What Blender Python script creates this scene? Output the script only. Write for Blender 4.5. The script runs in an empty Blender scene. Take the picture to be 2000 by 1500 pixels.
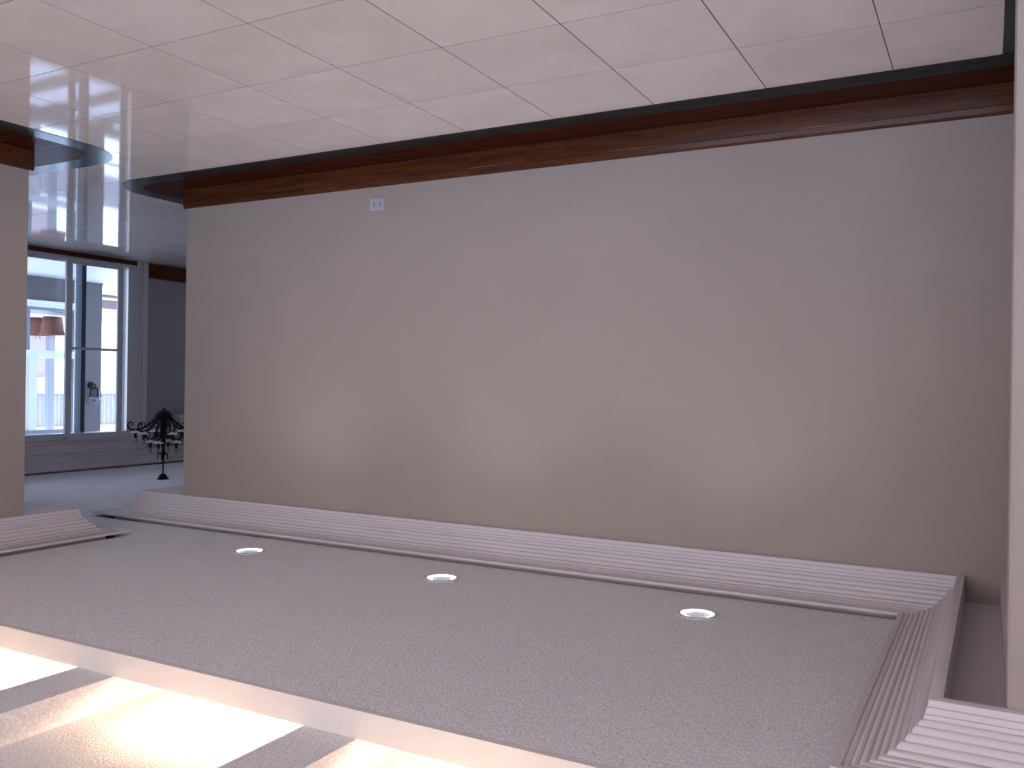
import bpy, bmesh, math, random
from mathutils import Matrix, Vector
random.seed(7)
scene = bpy.context.scene
col = scene.collection

# ------------------------------------------------------------------ camera
# the photograph was taken with the phone upside down: the camera is rolled by 180 degrees
F_PX, YAW, PITCH, ROLL = 1719.48, math.radians(28.387), math.radians(0.052), math.radians(0.8437)
fw = Vector((math.sin(YAW) * math.cos(PITCH), math.cos(YAW) * math.cos(PITCH), math.sin(PITCH)))
r0 = Vector((math.cos(YAW), -math.sin(YAW), 0)); u0 = r0.cross(fw)
rt = r0 * math.cos(ROLL) + u0 * math.sin(ROLL); up = -r0 * math.sin(ROLL) + u0 * math.cos(ROLL)
cam = bpy.data.cameras.new('camera'); camo = bpy.data.objects.new('camera', cam); col.objects.link(camo)
m = Matrix((-rt, -up, -fw)).transposed().to_4x4(); m.translation = Vector((-0.419, -4.580, 1.530))
camo.matrix_world = m
cam.sensor_width = 36; cam.lens = F_PX / 2000 * 36; cam.clip_start = 0.05; cam.clip_end = 300
scene.camera = camo

# ------------------------------------------------------------------ sky and exposure
w = bpy.data.worlds.new('overcast_sky'); scene.world = w; w.use_nodes = True
w.node_tree.nodes['Background'].inputs[0].default_value = (0.58, 0.735, 1.0, 1)
w.node_tree.nodes['Background'].inputs[1].default_value = 3.6
scene.view_settings.view_transform = 'Standard'; scene.view_settings.look = 'None'
scene.view_settings.gamma = 1; scene.view_settings.use_curve_mapping = False
scene.view_settings.exposure = 0.96

def portal(name, loc, direction, sx, sy):
    l = bpy.data.lights.new(name, 'AREA'); l.shape = 'RECTANGLE'; l.size = sx; l.size_y = sy; l.cycles.is_portal = True
    o = bpy.data.objects.new(name, l); col.objects.link(o); o.location = loc
    o.rotation_euler = Vector(direction).to_track_quat('-Z', 'Y').to_euler(); return o
sun = bpy.data.lights.new('sun', 'SUN'); sun.energy = 8.0; sun.angle = 0.02; sun.color = (1.0, 0.96, 0.92)
suno = bpy.data.objects.new('sun', sun); col.objects.link(suno); suno.location = (0, 20, 40)
suno.rotation_euler = Vector((-0.12, -0.42, -1.0)).to_track_quat('-Z', 'Y').to_euler()
portal('daylight_portal', (0.8, -7.62, 1.2), (0, 1, 0), 6.4, 2.4)
portal('daylight_portal', (-4.02, -6.0, 1.2), (1, 0, 0), 2.2, 2.4)
portal('daylight_portal', (9.66, 1.4, 1.2), (-1, 0, 0), 3.8, 2.3)
portal('daylight_portal', (9.66, 5.2, 1.2), (-1, 0, 0), 1.3, 2.3)

# ------------------------------------------------------------------ materials
def mat(name, color, rough=0.6, metal=0.0, spec=0.5, noise=None, bump=None, ramp=None, emit=None, coat=0.0, rnd=0.0):
    """noise=(scale, detail, amount, stretch) mottles the colour; bump=(scale, strength, distance); ramp=(colour a, colour b)"""
    mt = bpy.data.materials.new(name); mt.use_nodes = True
    nt = mt.node_tree; N = nt.nodes; L = nt.links; b = N['Principled BSDF']
    b.inputs['Base Color'].default_value = (*color, 1); b.inputs['Roughness'].default_value = rough
    b.inputs['Metallic'].default_value = metal; b.inputs['Specular IOR Level'].default_value = spec
    b.inputs['Coat Weight'].default_value = coat; b.inputs['Coat Roughness'].default_value = 0.08
    tc = N.new('ShaderNodeTexCoord')
    out = None
    if noise:
        mp = N.new('ShaderNodeMapping'); mp.inputs['Scale'].default_value = noise[3] if len(noise) > 3 else (1, 1, 1)
        L.new(tc.outputs['Object'], mp.inputs['Vector'])
        nz = N.new('ShaderNodeTexNoise'); nz.inputs['Scale'].default_value = noise[0]; nz.inputs['Detail'].default_value = noise[1]
        nz.inputs['Roughness'].default_value = 0.6
        if rnd:
            oi = N.new('ShaderNodeObjectInfo'); nz.noise_dimensions = '4D'
            mu = N.new('ShaderNodeMath'); mu.operation = 'MULTIPLY'; mu.inputs[1].default_value = 40
            L.new(oi.outputs['Random'], mu.inputs[0]); L.new(mu.outputs[0], nz.inputs['W'])
        L.new(mp.outputs[0], nz.inputs['Vector'])
        cr = N.new('ShaderNodeValToRGB')
        a, c = ramp if ramp else (tuple(x * (1 - noise[2]) for x in color), tuple(min(1, x * (1 + noise[2])) for x in color))
        cr.color_ramp.elements[0].color = (*a, 1); cr.color_ramp.elements[1].color = (*c, 1)
        cr.color_ramp.elements[0].position = 0.3; cr.color_ramp.elements[1].position = 0.7
        L.new(nz.outputs['Fac'], cr.inputs['Fac']); out = cr.outputs['Color']
        if rnd:
            hv = N.new('ShaderNodeHueSaturation'); mr = N.new('ShaderNodeMapRange')
            mr.inputs['To Min'].default_value = 1 - rnd; mr.inputs['To Max'].default_value = 1 + rnd
            L.new(oi.outputs['Random'], mr.inputs['Value']); L.new(mr.outputs[0], hv.inputs['Value'])
            L.new(out, hv.inputs['Color']); out = hv.outputs['Color']
        L.new(out, b.inputs['Base Color'])
    if bump:
        nb = N.new('ShaderNodeTexNoise'); nb.inputs['Scale'].default_value = bump[0]; nb.inputs['Detail'].default_value = 3
        nb.inputs['Roughness'].default_value = 0.55
        L.new(tc.outputs['Object'], nb.inputs['Vector'])
        bp = N.new('ShaderNodeBump'); bp.inputs['Strength'].default_value = bump[1]; bp.inputs['Distance'].default_value = bump[2]
        L.new(nb.outputs['Fac'], bp.inputs['Height']); L.new(bp.outputs[0], b.inputs['Normal'])
    if emit:
        b.inputs['Emission Color'].default_value = (*emit[0], 1); b.inputs['Emission Strength'].default_value = emit[1]
    return mt

M = {}
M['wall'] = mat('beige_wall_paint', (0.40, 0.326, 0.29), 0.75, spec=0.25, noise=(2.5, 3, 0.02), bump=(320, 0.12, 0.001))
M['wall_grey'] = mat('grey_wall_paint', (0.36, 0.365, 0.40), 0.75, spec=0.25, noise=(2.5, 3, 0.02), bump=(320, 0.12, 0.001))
M['popcorn'] = mat('popcorn_ceiling_texture', (0.93, 0.85, 0.93), 0.9, spec=0.2, noise=(120, 2, 0.20), bump=(95, 1.0, 0.008))
M['cornice'] = mat('cornice_white_paint', (0.71, 0.64, 0.67), 0.6, spec=0.3, noise=(3, 2, 0.02))
M['tile'] = mat('polished_beige_floor_tile', (0.85, 0.735, 0.68), 0.045, spec=0.6, noise=(3.2, 4, 0.07), rnd=0.035)
M['grout'] = mat('brown_grey_grout', (0.14, 0.105, 0.09), 0.95, spec=0.0, noise=(20, 3, 0.2))
M['granite'] = mat('dark_green_granite', (0.02, 0.025, 0.025), 0.15, spec=0.25, noise=(7, 8, 0.6, (1, 2.6, 1)), ramp=((0.006, 0.008, 0.008), (0.036, 0.046, 0.042)))
M['wood'] = mat('varnished_red_brown_wood', (0.12, 0.03, 0.012), 0.22, spec=0.3, noise=(5, 7, 0.5, (0.6, 9, 9)), ramp=((0.05, 0.0125, 0.0045), (0.125, 0.036, 0.0125)), rnd=0.12)
M['wood_y'] = mat('varnished_red_brown_wood_crosswise', (0.12, 0.03, 0.012), 0.22, spec=0.3, noise=(5, 7, 0.5, (9, 0.6, 9)), ramp=((0.05, 0.0125, 0.0045), (0.125, 0.036, 0.0125)), rnd=0.12)
M['woodfloor'] = mat('varnished_red_floor_wood', (0.1, 0.022, 0.012), 0.25, spec=0.015, noise=(4, 7, 0.5, (0.7, 8, 8)), ramp=((0.036, 0.008, 0.0045), (0.078, 0.019, 0.010)))
M['alu'] = mat('white_powder_coated_aluminium', (0.62, 0.64, 0.66), 0.35, noise=(6, 2, 0.02))
M['alu_dark'] = mat('grey_aluminium', (0.22, 0.23, 0.26), 0.4, noise=(6, 2, 0.03))
M['seal'] = mat('dark_rubber_seal', (0.03, 0.03, 0.045), 0.5, noise=(9, 2, 0.1))
M['plaster'] = mat('mauve_grey_plaster', (0.135, 0.115, 0.115), 0.85, noise=(3, 4, 0.05), bump=(90, 0.2, 0.003))
M['pale'] = mat('pale_pink_render', (0.36, 0.29, 0.30), 0.85, noise=(2, 5, 0.08), bump=(60, 0.2, 0.003))
M['white'] = mat('white_outdoor_paint', (0.82, 0.82, 0.80), 0.5, noise=(4, 3, 0.03))
M['terrace'] = mat('light_terrace_screed', (0.66, 0.63, 0.62), 0.5, noise=(1.5, 4, 0.08))
M['sheet'] = mat('weathered_grey_sheet', (0.30, 0.28, 0.29), 0.7, noise=(5, 6, 0.2, (3, 14, 0.8)))
M['terracotta'] = mat('terracotta', (0.09, 0.026, 0.016), 0.8, noise=(7, 5, 0.25))
M['twig'] = mat('dry_twig', (0.16, 0.10, 0.06), 0.9, noise=(30, 2, 0.2))
M['iron'] = mat('black_wrought_iron', (0.006, 0.006, 0.007), 0.6, spec=0.2, noise=(40, 3, 0.2))
M['dish'] = mat('frosted_white_glass_dish', (0.85, 0.84, 0.84), 0.3, noise=(20, 2, 0.03))
M['sleeve'] = mat('black_candle_sleeve', (0.010, 0.009, 0.010), 0.6, spec=0.2, noise=(30, 2, 0.1))
M['plastic'] = mat('white_plastic', (0.46, 0.425, 0.44), 0.4, noise=(15, 2, 0.02))
M['slot'] = mat('dark_socket_slot', (0.03, 0.025, 0.025), 0.6, noise=(40, 2, 0.1))
M['acwhite'] = mat('off_white_air_conditioner_plastic', (0.6, 0.58, 0.55), 0.4, noise=(9, 2, 0.02))
M['ring'] = mat('white_lamp_trim', (0.7, 0.68, 0.7), 0.4, noise=(20, 2, 0.02))
M['glow'] = mat('lit_white_reflector', (0.9, 0.9, 0.95), 0.3, noise=(20, 1, 0.01), emit=((0.80, 0.86, 1.0), 16.0))
M['lens'] = mat('lilac_frosted_lens', (0.30, 0.28, 0.45), 0.5, noise=(20, 2, 0.03))
M['warm'] = mat('warm_white_lamp_tube', (1, 0.9, 0.7), 0.4, noise=(10, 1, 0.01), emit=((1.0, 0.70, 0.40), 205.0))
def glass(name, tint, fac):
    mt = bpy.data.materials.new(name); mt.use_nodes = True; N = mt.node_tree.nodes; L = mt.node_tree.links
    N.remove(N['Principled BSDF']); t = N.new('ShaderNodeBsdfTransparent'); t.inputs[0].default_value = (*tint, 1)
    g = N.new('ShaderNodeBsdfGlossy'); g.inputs['Roughness'].default_value = 0.02
    f = N.new('ShaderNodeFresnel'); f.inputs[0].default_value = fac; mx = N.new('ShaderNodeMixShader')
    L.new(f.outputs[0], mx.inputs[0]); L.new(t.outputs[0], mx.inputs[1]); L.new(g.outputs[0], mx.inputs[2])
    L.new(mx.outputs[0], N['Material Output'].inputs[0]); return mt
M['glass'] = glass('clear_window_glass', (0.91, 0.95, 1.0), 1.45)
M['lampglass'] = glass('grey_green_lantern_glass', (0.55, 0.68, 0.68), 1.45)
M['bulbglass'] = glass('clear_bulb_glass', (0.86, 0.86, 0.88), 1.4)

def translucent(name, tint, fac):
    mt = bpy.data.materials.new(name); mt.use_nodes = True; N = mt.node_tree.nodes; L = mt.node_tree.links
    b = N['Principled BSDF']; b.inputs['Base Color'].default_value = (*tint, 1); b.inputs['Roughness'].default_value = 0.5
    t = N.new('ShaderNodeBsdfTranslucent'); t.inputs[0].default_value = (*tint, 1); mx = N.new('ShaderNodeMixShader'); mx.inputs[0].default_value = fac
    L.new(b.outputs[0], mx.inputs[1]); L.new(t.outputs[0], mx.inputs[2]); L.new(mx.outputs[0], N['Material Output'].inputs[0]); return mt
M['poly'] = translucent('milky_roof_sheet', (0.62, 0.66, 0.72), 0.6)

# ------------------------------------------------------------------ mesh helpers
class MB:
    def __init__(s): s.v = []; s.f = []
    def box(s, x0, x1, y0, y1, z0, z1):
        n = len(s.v)
        s.v += [(x, y, z) for z in (z0, z1) for y in (y0, y1) for x in (x0, x1)]
        s.f += [tuple(n + i for i in q) for q in ((0, 2, 3, 1), (4, 5, 7, 6), (0, 1, 5, 4), (2, 6, 7, 3), (0, 4, 6, 2), (1, 3, 7, 5))]
        return s
    def prism(s, pts, z0, z1):
        n = len(s.v); k = len(pts)
        s.v += [(x, y, z0) for x, y in pts] + [(x, y, z1) for x, y in pts]
        s.f += [tuple(n + i for i in reversed(range(k))), tuple(n + k + i for i in range(k))]
        s.f += [(n + i, n + (i + 1) % k, n + k + (i + 1) % k, n + k + i) for i in range(k)]
        return s
    def strip(s, a, b, z0, z1):      # band between two polylines of equal length
        n = len(s.v); k = len(a)
        for z in (z0, z1):
            s.v += [(x, y, z) for x, y in a] + [(x, y, z) for x, y in b]
        for i in range(k - 1):
            s.f += [(n + i, n + i + 1, n + k + i + 1, n + k + i), (n + 2*k + i, n + 3*k + i, n + 3*k + i + 1, n + 2*k + i + 1),
                    (n + i, n + 2*k + i, n + 2*k + i + 1, n + i + 1), (n + k + i, n + k + i + 1, n + 3*k + i + 1, n + 3*k + i)]
        return s
    def lathe(s, prof, c=(0, 0, 0), n=20, axis='z', cap=True):
        b = len(s.v)
        for r, h in prof:
            for i in range(n):
                a = 2 * math.pi * i / n
                p = (r * math.cos(a), r * math.sin(a), h)
                if axis == 'x': p = (p[2], p[0], p[1])
                s.v.append((c[0] + p[0], c[1] + p[1], c[2] + p[2]))
        for j in range(len(prof) - 1):
            for i in range(n):
                s.f.append((b + j*n + i, b + j*n + (i+1) % n, b + (j+1)*n + (i+1) % n, b + (j+1)*n + i))
        if cap:
            s.f.append(tuple(b + i for i in reversed(range(n)))); s.f.append(tuple(b + (len(prof)-1)*n + i for i in range(n)))
        return s
    def tube(s, path, r, n=8):
        path = [Vector(p) for p in path]; b = len(s.v); up = Vector((0.31, 0.17, 0.93)).normalized()
        for i, p in enumerate(path):
            t = (path[min(i+1, len(path)-1)] - path[max(i-1, 0)]).normalized()
            x = t.cross(up); x = x.normalized() if x.length > 1e-4 else Vector((1, 0, 0)); y = t.cross(x)
            rr = r[i] if isinstance(r, (list, tuple)) else r
            for k in range(n):
                a = 2 * math.pi * k / n; s.v.append(tuple(p + x * rr * math.cos(a) + y * rr * math.sin(a)))
        for j in range(len(path) - 1):
            for k in range(n):
                s.f.append((b + j*n + k, b + j*n + (k+1) % n, b + (j+1)*n + (k+1) % n, b + (j+1)*n + k))
        s.f.append(tuple(b + k for k in reversed(range(n)))); s.f.append(tuple(b + (len(path)-1)*n + k for k in range(n)))
        return s
    def build(s, name, material, parent=None, smooth=False, bevel=0):
        me = bpy.data.meshes.new(name); me.from_pydata(s.v, [], s.f)
        bm = bmesh.new(); bm.from_mesh(me); bmesh.ops.recalc_face_normals(bm, faces=bm.faces); bm.to_mesh(me); bm.free()
        me.materials.append(material)
        if smooth:
            me.polygons.foreach_set('use_smooth', [True] * len(me.polygons)); me.set_sharp_from_angle(angle=math.radians(40))
        o = bpy.data.objects.new(name, me); col.objects.link(o)
        if parent: o.parent = parent
        if bevel:
            b = o.modifiers.new('edge', 'BEVEL'); b.width = bevel; b.segments = 2; b.limit_method = 'ANGLE'
        return o
def box(name, material, *d, parent=None, bevel=0): return MB().box(*d).build(name, material, parent, bevel=bevel)
def empty(name, loc=(0, 0, 0)):
    o = bpy.data.objects.new(name, None); col.objects.link(o); o.location = loc; return o
def tag(o, label, cat, group=None, kind=None):
    o['label'] = label; o['category'] = cat
    if group: o['group'] = group
    if kind: o['kind'] = kind
    return o
def copy_tree(o, parent=None):
    c = o.copy(); col.objects.link(c); c.parent = parent
    for ch in list(o.children): copy_tree(ch, c)
    return c

# ------------------------------------------------------------------ floor
T = 0.6
fl = tag(box('floor', M['grout'], -4.2, 9.68, -7.8, 6.2, -0.12, -0.0012), 'polished beige tile floor with dark stone and wood border along the walls', 'floor', kind='structure')
tb = bmesh.new()
bmesh.ops.create_cube(tb, size=1, matrix=Matrix.Diagonal((T - 0.0052, T - 0.0052, 0.012, 1)))
tme = bpy.data.meshes.new('tile'); tb.to_mesh(tme); tb.free(); tme.materials.append(M['tile'])
def add_tile(i, j, mesh=tme, dx=0, sx=1):
    o = bpy.data.objects.new('tile', mesh); col.objects.link(o); o.parent = fl
    o.location = ((i + 0.5) * T + dx, (j + 0.5) * T, -0.006); o.scale = (sx, 1, 1)
for j in range(-9, 0):
    for i in range(0, 8): add_tile(i, j)                                   # the room
    if j >= -4: add_tile(-1, j, dx=0.07, sx=0.46 / 0.6)                    # cut tiles along the left border
    else:
        for i in range(-3, 0): add_tile(i, j)
for i in range(8, 16):
    for j in range(-1, 10):
        if i < 9 and j > 0: continue
        add_tile(i, j)                                                     # passage and far room
for i in range(-1, 8): add_tile(i, 0)
for j in range(-13, -1): add_tile(8, j) if j > -6 else None

def arc(cx, cy, r, a0, a1, n=14):
    return [(cx + r * math.cos(math.radians(a0 + (a1 - a0) * k / n)), cy + r * math.sin(math.radians(a0 + (a1 - a0) * k / n))) for k in range(n + 1)]
# stone and wood borders: along the long wall and round its corner
CX, CY = 5.40, 0.42
def border_main(r_out, r_in, xl_out, xl_in):
    a = [(xl_out, CY - r_out)] + arc(CX, CY, r_out, -90, 0) + [(CX + r_out, 3.6)]
    b = [(xl_in, CY - r_in)] + arc(CX, CY, r_in, -90, 0) + [(CX + r_in, 3.6)]
    return a, b
def band(name, material, a, b, top):
    o = MB().strip(a, b, -0.003, top).build(name, material, fl); return o
band('granite_border', M['granite'], *border_main(0.42, 0.262, -0.46, -0.615), 0.0022)
wm = border_main(0.262, 0.1, -0.615, -0.615)[0]; band('wood_border', M['woodfloor'], wm, [(-0.615, 0.445)] + [(5.285, 0.445)] * (len(wm) - 2) + [(5.285, 3.6)], 0.0022)
band('granite_border', M['granite'], [(-0.46, 0.0), (-0.46, -1.30)], [(-0.617, 0.158), (-0.617, -1.30)], 0.0022)
DX, DY = 5.22, -0.85
def border_right(r_out, r_in):
    a = [(DX - r_out, -6.5)] + arc(DX, DY, r_out, 180, 90) + [(9.4, DY + r_out)]
    b = [(DX - r_in, -6.5)] + arc(DX, DY, r_in, 180, 90) + [(9.4, DY + r_in)]
    return a, b
band('granite_border', M['granite'], *border_right(0.42, 0.262), 0.0022)
wa = border_right(0.262, 0.1)[0]; band('wood_border', M['woodfloor'], wa, [(5.31, -6.5)] + [(5.31, -0.915)] * (len(wa) - 2) + [(9.4, -0.915)], 0.0022)

# ------------------------------------------------------------------ walls
ZT = 3.0
def struct(o, label, cat): return tag(o, label, cat, kind='structure')
wb = MB().box(-1.1, 5.30, 0.43, 0.63, 0, ZT).box(5.10, 5.30, 0.63, 6.2, 0, ZT)
struct(wb.build('wall_back', M['wall']), 'long plain beige wall with a socket near its far end', 'wall')
wr = MB().box(5.30, 5.50, -7.8, -0.905, 0, ZT).box(5.5, 9.68, -1.1, -0.905, 0, ZT)
struct(wr.build('wall_right', M['wall'], bevel=0.006), 'beige wall end at the edge of the frame beside the passage', 'wall')
struct(MB().box(-1.1, -0.90, -1.40, 0.43, 0, ZT).box(-4.2, -0.479, -1.59, -1.40, 0, ZT).build('wall_near', M['wall'], bevel=0.012),
       'pale wall edge closest to the camera beside the long wall', 'wall')
struct(MB().box(-4.2, -4.0, -7.8, -7.1, 0, ZT).box(-4.2, -4.0, -4.9, -1.4, 0, ZT).box(-4.2, -4.0, -7.1, -4.9, 2.40, ZT).build('wall_left', M['wall']),
       'beige side wall with an added tall daylight opening, behind the camera', 'wall')
struct(MB().box(-4.2, -2.4, -7.8, -7.6, 0, ZT).box(4.0, 5.5, -7.8, -7.6, 0, ZT).box(-2.4, 4.0, -7.8, -7.6, 2.40, ZT).build('wall_front', M['wall']),
       'beige wall with an added wide daylight opening, behind the camera', 'wall')
XW = 9.47
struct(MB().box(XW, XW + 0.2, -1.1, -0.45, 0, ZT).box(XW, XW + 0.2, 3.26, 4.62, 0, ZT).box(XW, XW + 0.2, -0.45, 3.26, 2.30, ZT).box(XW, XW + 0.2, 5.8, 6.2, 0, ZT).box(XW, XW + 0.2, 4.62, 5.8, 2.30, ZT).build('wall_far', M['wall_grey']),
       'shaded wall of the far room around the sliding window', 'wall')
struct(box('wall_far_end', M['wall'], 5.1, 9.68, 6.0, 6.2, 0, ZT), 'end wall of the far room out of sight', 'wall')
def added_window(name, x0, x1, y0, y1, z0, z1, along, label):
    root = struct(empty(name, ((x0 + x1) / 2, (y0 + y1) / 2, z0)), label, 'window')
    k = 3
    f = MB()
    if along == 'x':
        for i in range(k + 1):
            x = x0 + (x1 - x0) * i / k; f.box(x - 0.03, x + 0.03, y0, y1, z0, z1)
        f.box(x0, x1, y0, y1, z0, z0 + 0.05); f.box(x0, x1, y0, y1, z1 - 0.05, z1)
    else:
        for i in range(k + 1):
            y = y0 + (y1 - y0) * i / k; f.box(x0, x1, y - 0.03, y + 0.03, z0, z1)
        f.box(x0, x1, y0, y1, z0, z0 + 0.05); f.box(x0, x1, y0, y1, z1 - 0.05, z1)
    o = f.build('window_frame', M['alu']); o.parent = root; o.matrix_parent_inverse = Matrix.Translation(-root.location)
added_window('added_window_2', -2.4, 4.0, -7.72, -7.67, 0.0, 2.40, 'x', 'wide white door frames behind the camera, added to let daylight in')  # unseen doors, added so daylight reaches the room from behind
added_window('added_window_3', -4.13, -4.08, -7.1, -4.9, 0.0, 2.40, 'y', 'tall white side window frame behind the camera, added to let daylight in')  # unseen side window, added and sized for the light on the long wall
added_window('added_window_4', 9.53, 9.58, 4.62, 5.8, 0.0, 2.30, 'y', 'white window frame hidden behind the long wall, added to light the far room')  # out of sight, added to brighten the far room

# ------------------------------------------------------------------ ceiling
ZC = 2.669
RX0, RX1, RY0, RY1 = 0.46, 4.00, -4.62, -2.15       # lit recess with two beams
LD = 0.28                                            # hidden ledge round the recess
cl = MB()
cl.box(-4.2, -0.042, -7.8, -1.875, ZC, ZC + 0.03)
cl.box(-0.042, RX0 - 0.03, -7.8, 0.146, ZC, ZC + 0.03); cl.box(RX1 + 0.03, 5.022, -7.8, 0.146, ZC, ZC + 0.03)
cl.box(RX0 - 0.03, RX1 + 0.03, -7.8, RY0 - 0.03, ZC, ZC + 0.03); cl.box(RX0 - 0.03, RX1 + 0.03, RY1 + 0.03, 0.146, ZC, ZC + 0.03)
cl.box(5.022, 6.035, -0.276, 0.146, ZC, ZC + 0.03); cl.box(6.035, 9.221, -0.276, 6.0, ZC, ZC + 0.03)
ceil = struct(cl.build('ceiling', M['popcorn']), 'rough sprayed white ceiling with a lit recess and downlights', 'ceiling')
rec = MB()
rec.box(RX0 - 0.03, RX1 + 0.03, RY1, RY1 + 0.03, ZC + 0.0, 2.768).box(RX0 - 0.03, RX1 + 0.03, RY0 - 0.03, RY0, ZC, 2.768)
rec.box(RX0 - 0.03, RX0, RY0, RY1, ZC, 2.768).box(RX1, RX1 + 0.03, RY0, RY1, ZC, 2.768)
rec.build('recess_fascia', mat('fine_sprayed_fascia', (0.80, 0.74, 0.72), 0.9, spec=0.2, bump=(120, 0.5, 0.006)), ceil)
for x0, x1 in ((1.485, 1.722), (2.745, 2.982)):
    MB().box(x0, x1, RY0 - LD, RY1 + LD, 2.768, 2.90).build('recess_beam', M['popcorn'], ceil)
top = MB().box(RX0 - LD, RX1 + LD, RY0 - LD, RY1 + LD, 2.892, 2.93)
top.build('recess_top', M['popcorn'], ceil)
sd = MB()
sd.box(RX0 - LD - 0.03, RX1 + LD + 0.03, RY1 + LD, RY1 + LD + 0.03, ZC + 0.03, 2.93).box(RX0 - LD - 0.03, RX1 + LD + 0.03, RY0 - LD - 0.03, RY0 - LD, ZC + 0.03, 2.93)
sd.box(RX0 - LD - 0.03, RX0 - LD, RY0 - LD, RY1 + LD, ZC + 0.03, 2.93).box(RX1 + LD, RX1 + LD + 0.03, RY0 - LD, RY1 + LD, ZC + 0.03, 2.93)
sd.build('recess_side', M['cornice'], ceil)
struct(MB().box(-4.2, 9.68, -7.8, 6.2, 2.95, 3.05).build('ceiling_slab', M['cornice']), 'concrete slab above the suspended ceiling', 'ceiling')
MB().box(-0.9, -0.30, -1.60, 0.43, 2.60, 2.64).build('slot_top', M['cornice'], ceil)

# ------------------------------------------------------------------ ribbed cornice
ctrl = [(0.018, 2.525), (0.033, 2.541), (0.049, 2.562), (0.066, 2.583), (0.088, 2.604), (0.112, 2.619), (0.134, 2.628), (0.156, 2.634), (0.180, 2.638), (0.202, 2.640), (0.224, 2.642)]
prof = [(0.0, 2.468), (0.004, 2.4695), (0.007, 2.488), (0.0055, 2.490), (0.010, 2.492), (0.0135, 2.508), (0.012, 2.510), (0.016, 2.512), (0.018, 2.5235)]
for (s0, z0), (s1, z1) in zip(ctrl, ctrl[1:]):
    ds, dz = s1 - s0, z1 - z0; ln = math.hypot(ds, dz); nx, nz = dz / ln, -ds / ln
    for t in (0.0, 0.16, 0.4, 0.65, 0.88):
        h = 0.13 * ln * math.sin(math.pi * min(1, t * 1.05)) - (0.0035 if t == 0 else 0)
        prof.append((s0 + ds * t + nx * h, z0 + dz * t + nz * h))
prof += [(0.224, 2.644), (0.227, 2.632), (0.250, 2.632), (0.250, 2.6465), (0.13, 2.6475), (0.13, 2.70), (-0.033, 2.70), (-0.033, 2.468)]
def sweep(name, path, normals, label):
    """path: lip corners; normals: into-the-room direction of each run"""
    mb = MB(); k = len(prof)
    for i, (px, py) in enumerate(path):
        ns = [normals[i - 1]] if i == len(path) - 1 else [normals[0]] if i == 0 else [normals[i - 1], normals[i]]
        nx = sum(n[0] for n in ns); ny = sum(n[1] for n in ns)
        mb.v += [(px + nx * s, py + ny * s, z) for s, z in prof]
    for i in range(len(path) - 1):
        for j in range(k):
            mb.f.append((i * k + j, i * k + (j + 1) % k, (i + 1) * k + (j + 1) % k, (i + 1) * k + j))
    mb.f.append(tuple(range(k))); mb.f.append(tuple((len(path) - 1) * k + j for j in reversed(range(k))))
    return struct(mb.build(name, M['cornice'], smooth=True), label, 'cornice')
c1 = sweep('trim_1', [(5.785, 6.0), (5.785, 0.395), (-0.297, 0.395), (-0.279, -1.625), (-4.0, -1.625)], [(1, 0), (0, -1), (1, 0), (0, -1)],
      'white ribbed cornice running along the long beige wall and round its corner')
c2 = sweep('trim_2', [(5.272, -7.6), (5.272, -0.525), (9.47, -0.525)], [(-1, 0), (0, 1)], 'short white ribbed cornice end at the frame edge beside the passage')
c3 = sweep('trim_3', [(XW - 0.0, -0.27), (XW - 0.0, 6.0)], [(-1, 0)], 'shaded ribbed cornice above the sliding window of the far room')
MB().box(5.30, 5.752, 0.43, 6.0, 2.4685, 2.70).box(5.30, 5.752, 0.428, 0.43, 2.4685, 2.70).build('soffit', M['cornice'], c1)
MB().box(5.305, 9.47, -0.905, -0.558, 2.4685, 2.70).build('soffit', M['cornice'], c2)
struct(MB().box(-0.90, -0.487, -1.40, 0.43, 2.462, 2.60).build('trim_4', M['cornice']), 'plain white board beside the narrow ceiling slot in the corner', 'trim')

# ------------------------------------------------------------------ baseboards
def board_profile(h): return [(0, 0), (0.014, 0), (0.014, 0.005), (0.022, 0.006), (0.022, h * 0.70), (0.0195, h * 0.715), (0.0195, h * 0.73), (0.022, h * 0.745), (0.021, h - 0.012), (0.016, h - 0.003), (0.010, h), (0, h)]
def baseboard_run(parent, p, q, nrm, h, material):
    mb = MB(); pr = board_profile(h); k = len(pr)
    for x, y in (p, q): mb.v += [(x + nrm[0] * a, y + nrm[1] * a, z) for a, z in pr]
    mb.f += [(j, (j + 1) % k, k + (j + 1) % k, k + j) for j in range(k)] + [tuple(range(k)), tuple(k + j for j in reversed(range(k)))]
    return mb.build('board', material, parent)
bb = struct(empty('baseboard_back', (2.2, 0.43, 0)), 'dark red-brown wooden baseboard along the long beige wall', 'baseboard')
def under(root, o): o.parent = root; o.matrix_parent_inverse = Matrix.Translation(-Vector(root.location)); return o
xs = [-0.9, 0.62, 1.93, 2.215, 2.62, 4.05, 5.322]
for a, b in zip(xs, xs[1:]): under(bb, baseboard_run(None, (a + 0.0004, 0.43), (b - 0.0004, 0.43), (0, -1), 0.158, M['wood']))
under(bb, baseboard_run(None, (5.30, 0.43), (5.30, 3.4), (1, 0), 0.158, M['wood_y']))
br = struct(empty('baseboard_right', (5.3, -3, 0)), 'dark wooden baseboard on the beige wall end by the passage', 'baseboard')
for a, b in ((-7.6, -3.2), (-3.2, -1.03), (-1.03, -0.883)): under(br, baseboard_run(None, (5.30, a + 0.0004), (5.30, b - 0.0004), (-1, 0), 0.14, M['wood_y']))
under(br, baseboard_run(None, (5.30, -0.905), (9.4, -0.905), (0, 1), 0.14, M['wood']))
bf = struct(empty('baseboard_far', (XW, 4.5, 0)), 'dark wooden baseboard under the shaded far wall right of the window casing', 'baseboard')
under(bf, baseboard_run(None, (XW, 3.44), (XW, 4.62), (-1, 0), 0.195, M['wood_y']))

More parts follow.
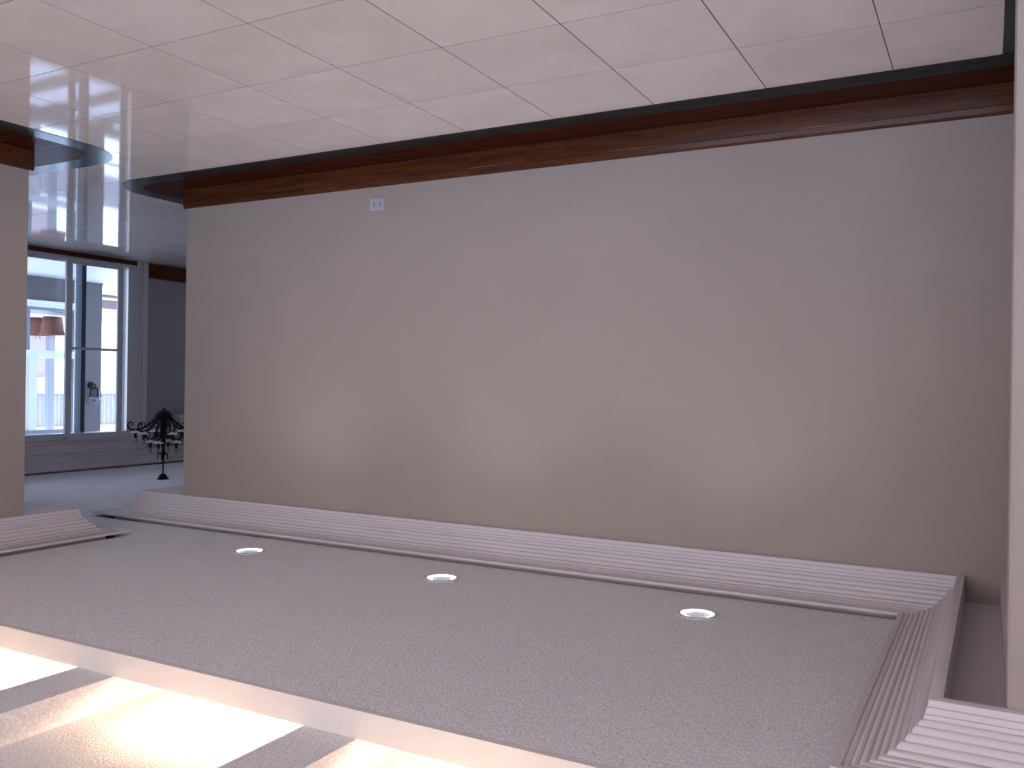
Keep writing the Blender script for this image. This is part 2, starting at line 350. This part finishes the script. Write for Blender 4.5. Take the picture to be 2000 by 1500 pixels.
# ------------------------------------------------------------------ wall socket
so = tag(empty('wall_socket', (3.386, 0.43, 0.284)), 'small white double socket on the beige wall just above the baseboard', 'socket')
MB().box(-0.064, 0.064, -0.011, 0, -0.044, 0.044).build('cover_plate', M['plastic'], so, bevel=0.003)
for sx in (-0.026, 0.022):
    ins = MB().box(sx - 0.019, sx + 0.019, -0.0135, -0.009, -0.026, 0.030).build('socket_insert', M['plastic'], so, bevel=0.002)
    for dz in (-0.006, 0.012): MB().box(sx - 0.0055, sx + 0.0055, -0.0142, -0.0125, dz - 0.0032, dz + 0.0032).build('slot', M['slot'], ins)

# ------------------------------------------------------------------ downlights
dl = empty('downlight', (0.838, -0.275, ZC))
MB().lathe([(0.083, 0.0), (0.083, -0.007), (0.090, -0.009), (0.104, -0.006), (0.107, 0.0)], n=40, cap=False).build('trim_ring', M['ring'], dl, smooth=True)
MB().lathe([(0.083, -0.006), (0.066, -0.001), (0.043, 0.003)], n=40, cap=False).build('reflector', M['glow'], dl, smooth=True)
MB().lathe([(0.043, 0.003), (0.038, 0.005), (0.02, 0.006), (0.001, 0.006)], n=32).build('lens', M['lens'], dl, smooth=True)
spot = bpy.data.lights.new('downlight_glow', 'SPOT'); spot.energy = 11; spot.color = (0.86, 0.91, 1.0); spot.spot_size = math.radians(128); spot.spot_blend = 1.0; spot.shadow_soft_size = 0.06
spo = bpy.data.objects.new('downlight_glow', spot); col.objects.link(spo); spo.parent = dl; spo.location = (0, 0, -0.02)
dls = [(dl, 'round lit downlight nearest the ribbed ceiling corner')]
for x, t in ((2.352, 'middle one of the three round lit downlights in the sprayed ceiling'), (3.862, 'smallest round lit downlight, nearest the passage to the far room')):
    d = copy_tree(dl); d.location = (x, -0.275, ZC); dls.append((d, t))
for d, t in dls: tag(d, t, 'downlight', 'ceiling downlights')

# ------------------------------------------------------------------ warm lamps on the hidden ledge of the recess
lamp = empty('cove_lamp', (0, 0, 0))
MB().box(-0.19, 0.19, -0.03, 0.03, 0, 0.02).build('lamp_base', M['plastic'], lamp, bevel=0.003)
MB().tube([(-0.15, 0, 0.042), (0.15, 0, 0.042)], 0.016, 12).build('lamp_tube', M['warm'], lamp)
for hx in (-0.165, 0.165): MB().box(hx - 0.015, hx + 0.015, -0.018, 0.018, 0.018, 0.062).build('lamp_holder', M['plastic'], lamp)
cells = [((RX0 + 1.485) / 2, 'cell nearest the ribbed corner'), ((1.722 + 2.745) / 2, 'middle cell'), ((2.982 + RX1) / 2, 'cell at the frame edge')]
k = 0
for yy, side in ((RY1 + 0.10, 'hidden wall side ledge'), (RY0 - 0.10, 'hidden camera side ledge')):
    for cx, nm in cells:
        o = lamp if k == 0 else copy_tree(lamp); k += 1
        o.location = (cx, yy, ZC + 0.03)
        tag(o, 'warm lamp on the %s of the recess, %s' % (side, nm), 'lamp', 'warm lamps in the ceiling recess')

# ------------------------------------------------------------------ far room: sliding window
win = struct(empty('window_1', (XW, 2.1, 0)), 'tall white sliding window of the far room looking onto the terrace', 'window')
def wp(name, material, *d, bevel=0.0, parent=None):
    return under(win, box(name, material, *d, bevel=bevel)) if parent is None else box(name, material, *d, parent=parent, bevel=bevel)
wp('sill', M['wood_y'], XW - 0.02, XW + 0.2, -0.45, 3.262, 0.0, 0.055)
wp('bottom_track', M['alu'], XW - 0.01, XW + 0.15, -0.45, 3.262, 0.055, 0.100, bevel=0.004)
wp('bottom_rail', M['alu'], XW + 0.03, XW + 0.09, -0.45, 3.15, 0.100, 0.128, bevel=0.003)
wp('top_track', M['alu'], XW - 0.015, XW + 0.15, -0.45, 3.262, 2.225, 2.302, bevel=0.004)
wp('jamb', M['alu'], XW - 0.015, XW + 0.15, 3.135, 3.262, 0.10, 2.225, bevel=0.006)
wp('jamb_lip', M['white'], XW + 0.05, XW + 0.09, 3.105, 3.135, 0.10, 2.225)
# front sash
y0, y1, z0, z1 = 2.236, 3.034, 0.072, 2.305
sx0, sx1 = XW - 0.055, XW - 0.018
wp('stile', M['alu'], sx0, sx1, y0, y0 + 0.078, z0, z1, bevel=0.004)
wp('stile', M['alu'], sx0, sx1, y1 - 0.075, y1, z0, z1, bevel=0.004)
wp('sash_rail', M['alu'], sx0, sx1, y0 + 0.078, y1 - 0.075, z0, z0 + 0.075, bevel=0.004)
wp('sash_rail', M['alu'], sx0, sx1, y0 + 0.078, y1 - 0.075, z1 - 0.078, z1, bevel=0.004)
wp('muntin', M['alu'], sx0 + 0.006, sx1 - 0.006, y0 + 0.078, y1 - 0.075, 1.166, 1.196, bevel=0.003)
wp('pane', M['glass'], sx0 + 0.016, sx0 + 0.021, y0 + 0.078, y1 - 0.075, z0 + 0.075, 1.166)
wp('pane', M['glass'], sx0 + 0.016, sx0 + 0.021, y0 + 0.078, y1 - 0.075, 1.196, z1 - 0.078)
wp('latch', M['seal'], sx0 - 0.008, sx0, y0 + 0.002, y0 + 0.012, 2.27, 2.285)
# rear sash stile, screen edge and fixed light
wp('rear_stile', M['alu'], XW + 0.05, XW + 0.075, 2.46, 2.515, 0.128, 2.225, bevel=0.003)
wp('rear_stile', M['white'], XW + 0.03, XW + 0.05, 2.425, 2.462, 0.128, 2.225)
wp('screen_edge', M['seal'], XW + 0.06, XW + 0.10, 2.515, 2.58, 0.128, 2.225)
wp('pane', M['glass'], XW + 0.056, XW + 0.061, -0.45, 2.425, 0.128, 2.225)
# fluted casing right of the window
cs = struct(empty('trim_5', (XW, 3.35, 0)), 'fluted white window casing beside the shaded far wall', 'casing')
for a, b, t in ((3.262, 3.300, 0.018), (3.302, 3.322, 0.034), (3.324, 3.338, 0.028), (3.340, 3.362, 0.040), (3.364, 3.378, 0.030), (3.380, 3.440, 0.022)):
    under(cs, box('flute', M['cornice'], XW - t, XW, a, b, 0, 2.468, bevel=0.005))
hd = struct(empty('trim_6', (XW, 2.1, 2.3)), 'stepped white header board between sliding window and cornice', 'trim')
for a, b, t in ((2.304, 2.345, 0.010), (2.345, 2.365, 0.02), (2.365, 2.468, 0.012)):
    under(hd, box('header_board', M['cornice'], XW - t, XW, -0.45, 3.262, a, b, bevel=0.003))

# air conditioner on the far wall
ac = tag(empty('air_conditioner', (XW, 4.28, 2.02)), 'off-white split air conditioner high on the shaded far wall', 'air conditioner')
pr = [(0, 0.03), (-0.10, 0.0), (-0.17, 0.02), (-0.205, 0.08), (-0.21, 0.20), (-0.19, 0.285), (-0.16, 0.30), (0, 0.30)]
mb = MB(); k = len(pr)
for y in (-0.42, 0.42): mb.v += [(x, y, z) for x, z in pr]
mb.f += [(j, (j + 1) % k, k + (j + 1) % k, k + j) for j in range(k)] + [tuple(range(k)), tuple(k + j for j in reversed(range(k)))]
acb = mb.build('body', M['acwhite'], ac, bevel=0.008)
MB().box(-0.214, -0.19, -0.36, 0.40, 0.055, 0.066).box(-0.214, -0.20, -0.36, 0.40, 0.082, 0.087).build('air_vent', M['seal'], ac)
MB().box(-0.2145, -0.205, -0.395, -0.38, 0.06, 0.075).build('indicator', M['seal'], ac)

# ------------------------------------------------------------------ chandelier
ch = tag(empty('chandelier', (7.745, 2.285, ZC)), 'black wrought iron chandelier with curled arms and white candle dishes in the far room', 'chandelier')
Z = lambda z: z - ZC
MB().lathe([(0.062, 0.0), (0.064, -0.010), (0.050, -0.020), (0.040, -0.045), (0.026, -0.058), (0.010, -0.062)], n=24).build('canopy', M['iron'], ch, smooth=True)
MB().tube([(0, 0, -0.05), (0, 0, Z(2.47))], 0.008, 8).build('rod', M['iron'], ch)
MB().lathe([(0.008, Z(2.48)), (0.013, Z(2.46)), (0.011, Z(2.42)), (0.024, Z(2.38)), (0.016, Z(2.33)), (0.024, Z(2.26)), (0.022, Z(2.16)), (0.050, Z(2.06)), (0.064, Z(1.97))], n=14).build('column', M['iron'], ch, smooth=True)
MB().lathe([(0.045, Z(2.00)), (0.070, Z(1.985)), (0.086, Z(1.955)), (0.094, Z(1.945)), (0.086, Z(1.936)), (0.070, Z(1.908)), (0.035, Z(1.893)), (0.012, Z(1.888)), (0.016, Z(1.874)), (0.004, Z(1.862))], n=20).build('hub', M['iron'], ch, smooth=True)
for a in range(5):
    an = math.radians(72 * a + 20); c, s = math.cos(an), math.sin(an)
    MB().tube([(0.010*c, 0.010*s, Z(2.40)), (0.030*c, 0.030*s, Z(2.375)), (0.048*c, 0.048*s, Z(2.385)), (0.060*c, 0.060*s, Z(2.42)), (0.056*c, 0.056*s, Z(2.45))], [0.012, 0.009, 0.008, 0.006, 0.003], 6).build('leaf_curl', M['iron'], ch)
def smooth_path(pts, n=6):
    out = []
    for i in range(len(pts) - 1):
        p0, p1, p2, p3 = pts[max(i-1, 0)], pts[i], pts[i+1], pts[min(i+2, len(pts)-1)]
        for k in range(n):
            t = k / n
            out.append(tuple(0.5 * ((2*b) + (-a + c) * t + (2*a - 5*b + 4*c - d) * t*t + (-a + 3*b - 3*c + d) * t**3) for a, b, c, d in zip(p0, p1, p2, p3)))
    return out + [pts[-1]]
def arm(profile, rc, zc, ang, rdish):
    c, s = math.cos(ang), math.sin(ang)
    pth = smooth_path([(r, Z(z)) for r, z in profile], 5)
    n = len(pth); rad = [0.0125 - 0.0065 * i / n for i in range(n)]
    a = MB().tube([(r * c, r * s, z) for r, z in pth], rad, 7).build('arm', M['iron'], ch, smooth=True)
    ct = (rc * c, rc * s, 0)
    # inner scroll
    sc = smooth_path([(rc - 0.02, Z(zc) - 0.015), (rc - 0.09, Z(zc) - 0.045), (rc - 0.10, Z(zc) - 0.085), (rc - 0.065, Z(zc) - 0.095), (rc - 0.055, Z(zc) - 0.068)], 5)
    MB().tube([(r * c, r * s, z) for r, z in sc], 0.0055, 6).build('scroll', M['iron'], a)
    MB().lathe([(0.012, Z(zc) - 0.012), (0.018, Z(zc)), (rdish * 0.7, Z(zc) + 0.006), (rdish, Z(zc) + 0.018), (rdish * 0.98, Z(zc) + 0.021), (rdish * 0.6, Z(zc) + 0.012), (0.012, Z(zc) + 0.010)], ct, 18).build('candle_dish', M['dish'], a, smooth=True)
    MB().lathe([(0.0155, Z(zc) + 0.008), (0.0155, Z(zc) + 0.078)], ct, 12).build('candle_sleeve', M['sleeve'], a, smooth=True)
    MB().lathe([(0.009, Z(zc) + 0.078), (0.016, Z(zc) + 0.098), (0.0145, Z(zc) + 0.115), (0.006, Z(zc) + 0.138), (0.001, Z(zc) + 0.150)], ct, 12).build('bulb', M['bulbglass'], a, smooth=True)
outer = [(0.060, 1.955), (0.105, 2.00), (0.165, 2.060), (0.235, 2.102), (0.305, 2.116), (0.355, 2.105), (0.382, 2.070), (0.370, 2.035), (0.340, 2.030), (0.328, 2.052), (0.342, 2.066)]
inner = [(0.045, 1.985), (0.065, 2.08), (0.095, 2.18), (0.135, 2.222), (0.175, 2.215), (0.200, 2.185), (0.190, 2.150), (0.165, 2.148), (0.158, 2.168), (0.170, 2.178)]
base = math.atan2(-rt.y * -1, -rt.x)   # arbitrary start angle
for a in range(6): arm(outer, 0.300, 2.128, base + math.radians(60 * a - 6), 0.058)
for a in range(4): arm(inner, 0.145, 2.236, base + math.radians(90 * a + 32), 0.058)

# ------------------------------------------------------------------ outdoors: terrace
struct(MB().box(9.68, 24, -24, 24, -0.12, -0.002).build('floor_terrace', M['terrace']), 'bright terrace floor outside the sliding window', 'floor')
struct(MB().box(-30, 9.68, -24, -7.8, -0.12, -0.002).box(-30, -4.2, -7.8, 24, -0.12, -0.002).build('added_yard', mat('sandy_bounce_paving', (0.58, 0.47, 0.37), 0.8, noise=(1.5, 5, 0.12))), 'unseen sandy yard added to bounce warm daylight in from behind the camera', 'ground')  # unseen ground, added; its sand tone warms the daylight bounced indoors
lw = tag(empty('low_wall', (12.47, 3.2, 0)), 'low mauve plastered wall with white sill on the terrace', 'low wall')
under(lw, box('wall_body', M['plaster'], 12.40, 12.55, 1.2, 4.55, 0, 0.365)); under(lw, box('sill_board', M['white'], 12.35, 12.60, 1.2, 4.55, 0.365, 0.415, bevel=0.008)); under(lw, box('sill_rail', M['white'], 12.42, 12.54, 1.2, 4.55, 0.415, 0.465, bevel=0.006))
pw = tag(empty('porch_window', (12.48, 3.2, 0.465)), 'white framed porch window standing on the low terrace wall', 'window')
for n, mt_, *d in (('rail', 'alu_dark', 12.43, 12.53, 1.2, 4.5, 0.465, 0.51), ('mullion', 'alu_dark', 12.44, 12.52, 3.655, 3.735, 0.51, 1.13), ('transom', 'white', 12.40, 12.56, 1.2, 4.5, 1.13, 1.245),
                   ('post', 'white', 12.42, 12.54, 3.715, 3.850, 1.245, 2.40), ('post', 'alu_dark', 12.44, 12.52, 3.60, 3.665, 1.245, 2.40), ('head_rail', 'alu_dark', 12.40, 12.56, 1.2, 4.5, 2.36, 2.46)):
    under(pw, box(n, M[mt_], *d, bevel=0.004))
pc = tag(empty('porch_pillar', (12.56, 4.75, 0)), 'square mauve plastered terrace pillar carrying the lantern', 'pillar')
under(pc, box('shaft', M['plaster'], 12.38, 12.74, 4.56, 4.925, 0, 2.62, bevel=0.008)); under(pc, box('foot', M['plaster'], 12.375, 12.745, 4.555, 4.93, 0, 0.03))
# lantern
ln = tag(empty('wall_lantern', (12.38, 4.73, 1.66)), 'small outdoor lantern with grey glass on the mauve pillar', 'lantern')
MB().lathe([(0.055, 0.0), (0.052, -0.014), (0.030, -0.024)], (0, 0, 0.0), 20, 'x').build('back_plate', M['iron'], ln, smooth=True)
MB().tube(smooth_path([(-0.01, 0, 0.0), (-0.06, 0, -0.02), (-0.12, 0, 0.0), (-0.125, 0, 0.04)], 5), 0.011, 8).build('arm', M['iron'], ln, smooth=True)
lc = (-0.125, 0, 0)
MB().lathe([(0.012, 0.02), (0.030, 0.035), (0.075, 0.055), (0.078, 0.062)], lc, 6).build('lantern_base', M['iron'], ln)
cg = MB()
for i in range(6):
    a = 2 * math.pi * i / 6; cg.tube([(lc[0] + 0.074 * math.cos(a), 0.074 * math.sin(a), 0.058), (lc[0] + 0.080 * math.cos(a), 0.080 * math.sin(a), 0.20)], 0.005, 6)
cg.build('cage', M['iron'], ln)
MB().lathe([(0.071, 0.062), (0.077, 0.198)], lc, 6, cap=False).build('lantern_glass', M['lampglass'], ln)
MB().lathe([(0.100, 0.198), (0.100, 0.206), (0.062, 0.236), (0.040, 0.240), (0.052, 0.252), (0.026, 0.272), (0.012, 0.278), (0.016, 0.288), (0.006, 0.305), (0.002, 0.325)], lc, 12).build('lantern_roof', mat('lantern_grey_metal', (0.2, 0.2, 0.24), 0.35, metal=0.6, noise=(20, 2, 0.1)), ln, smooth=False)
# potted twigs on a ledge
lg = tag(empty('planter_ledge', (13.1, 3.9, 0)), 'white ledge holding the terracotta pots behind the porch window', 'ledge')
under(lg, box('ledge_top', M['white'], 12.75, 13.85, 1.4, 5.0, 0.50, 0.555, bevel=0.006))
for y in (1.9, 3.3, 4.7): under(lg, box('support', M['plaster'], 12.9, 13.3, y - 0.06, y + 0.06, 0, 0.50))
def pot(loc, r, h, lab):
    p = tag(empty('terracotta_pot', loc), lab, 'plant pot', 'pots on the white ledge')
    MB().lathe([(r * 0.74, 0), (r * 0.78, 0.01), (r * 0.95, h * 0.86), (r * 1.04, h * 0.87), (r * 1.05, h), (r * 0.94, h), (r * 0.90, h * 0.9), (0.01, h * 0.88)], n=28).build('pot_body', M['terracotta'], p, smooth=True)
    for i in range(6):
        a = i * 1.05; tw = MB(); q = [(0.02 * math.cos(a), 0.02 * math.sin(a), h * 0.86)]
        for k_ in range(1, 5): q.append((q[-1][0] + math.cos(a) * random.uniform(0.0, 0.022), q[-1][1] + math.sin(a) * random.uniform(0, 0.022), q[-1][2] + random.uniform(0.02, 0.035)))
        tw.tube(q, 0.0028, 5).build('twig', M['twig'], p)
pot((13.58, 4.60, 0.555), 0.20, 0.29, 'terracotta pot standing farther back on the white ledge')
pot((13.08, 4.53, 0.555), 0.185, 0.295, 'front terracotta pot with dry twigs on the white ledge')
# neighbour wall and sheet panels beyond
nw = tag(empty('garden_wall', (15.1, 4, 0)), 'pale pink garden wall with white coping behind the terrace', 'wall')
under(nw, box('wall_body', M['pale'], 15.0, 15.2, -1, 5.85, 0, 1.545)); under(nw, box('coping', M['white'], 14.95, 15.25, -1, 5.85, 1.545, 1.79, bevel=0.01)); under(nw, box('coping_rail', M['white'], 14.97, 15.2, -1, 5.85, 1.80, 1.85))
sh = tag(empty('corrugated_screen', (15.1, 4, 1.85)), 'weathered corrugated sheet screen above the garden wall', 'screen')
for i in range(24):
    y = 2.0 + 0.29 * i
    under(sh, MB().strip([(15.05 + 0.012 * math.cos(math.pi * j), y + 0.285 * j / 6) for j in range(7)], [(15.07 + 0.012 * math.cos(math.pi * j), y + 0.285 * j / 6) for j in range(7)], 1.86, 2.47).build('sheet_panel', M['sheet'], smooth=True))
under(sh, box('top_rail', M['white'], 15.0, 15.1, 2, 9, 2.47, 2.52)); under(sh, box('bottom_rail', M['alu_dark'], 15.02, 15.09, 2, 9, 1.852, 1.862))
gp = tag(box('steel_post', M['alu_dark'], 13.9, 14.0, 5.02, 5.14, 0, 2.55, bevel=0.01), 'grey post seen between the white posts of the porch window', 'post')
fc = tag(empty('far_curb', (14.1, 7.5, 0)), 'low grey curb with white step boards right of the pillar', 'curb')
under(fc, box('curb_body', M['plaster'], 14.0, 14.2, 5.9, 9, 0, 0.055)); under(fc, box('step_board', M['white'], 13.98, 14.2, 5.9, 9, 0.055, 0.095)); under(fc, box('curb_body', M['plaster'], 14.02, 14.2, 5.9, 9, 0.095, 0.255))
for i in range(5): under(fc, box('step_board', M['white'], 14.02 + 0.04 * i, 14.3, 5.9, 9, 0.257 + 0.05 * i, 0.303 + 0.05 * i))
# veranda roof
vr = tag(empty('veranda_roof', (11.2, 3, 2.6)), 'veranda roof of milky sheets over the terrace, mirrored in the polished floor', 'roof')
for i in range(13):
    under(vr, box('rafter', M['plaster'], 9.68, 12.75, -1.5 + 0.80 * i, -1.36 + 0.80 * i, 2.62, 2.74))
    under(vr, box('roof_sheet', M['poly'], 9.68, 12.9, -1.45 + 0.80 * i, -0.66 + 0.80 * i, 2.742, 2.748))
under(vr, box('edge_beam', M['plaster'], 12.42, 12.70, -1.5, 8.2, 2.50, 2.62)); under(vr, box('edge_beam', M['plaster'], 9.68, 9.80, -1.5, 8.2, 2.50, 2.62))
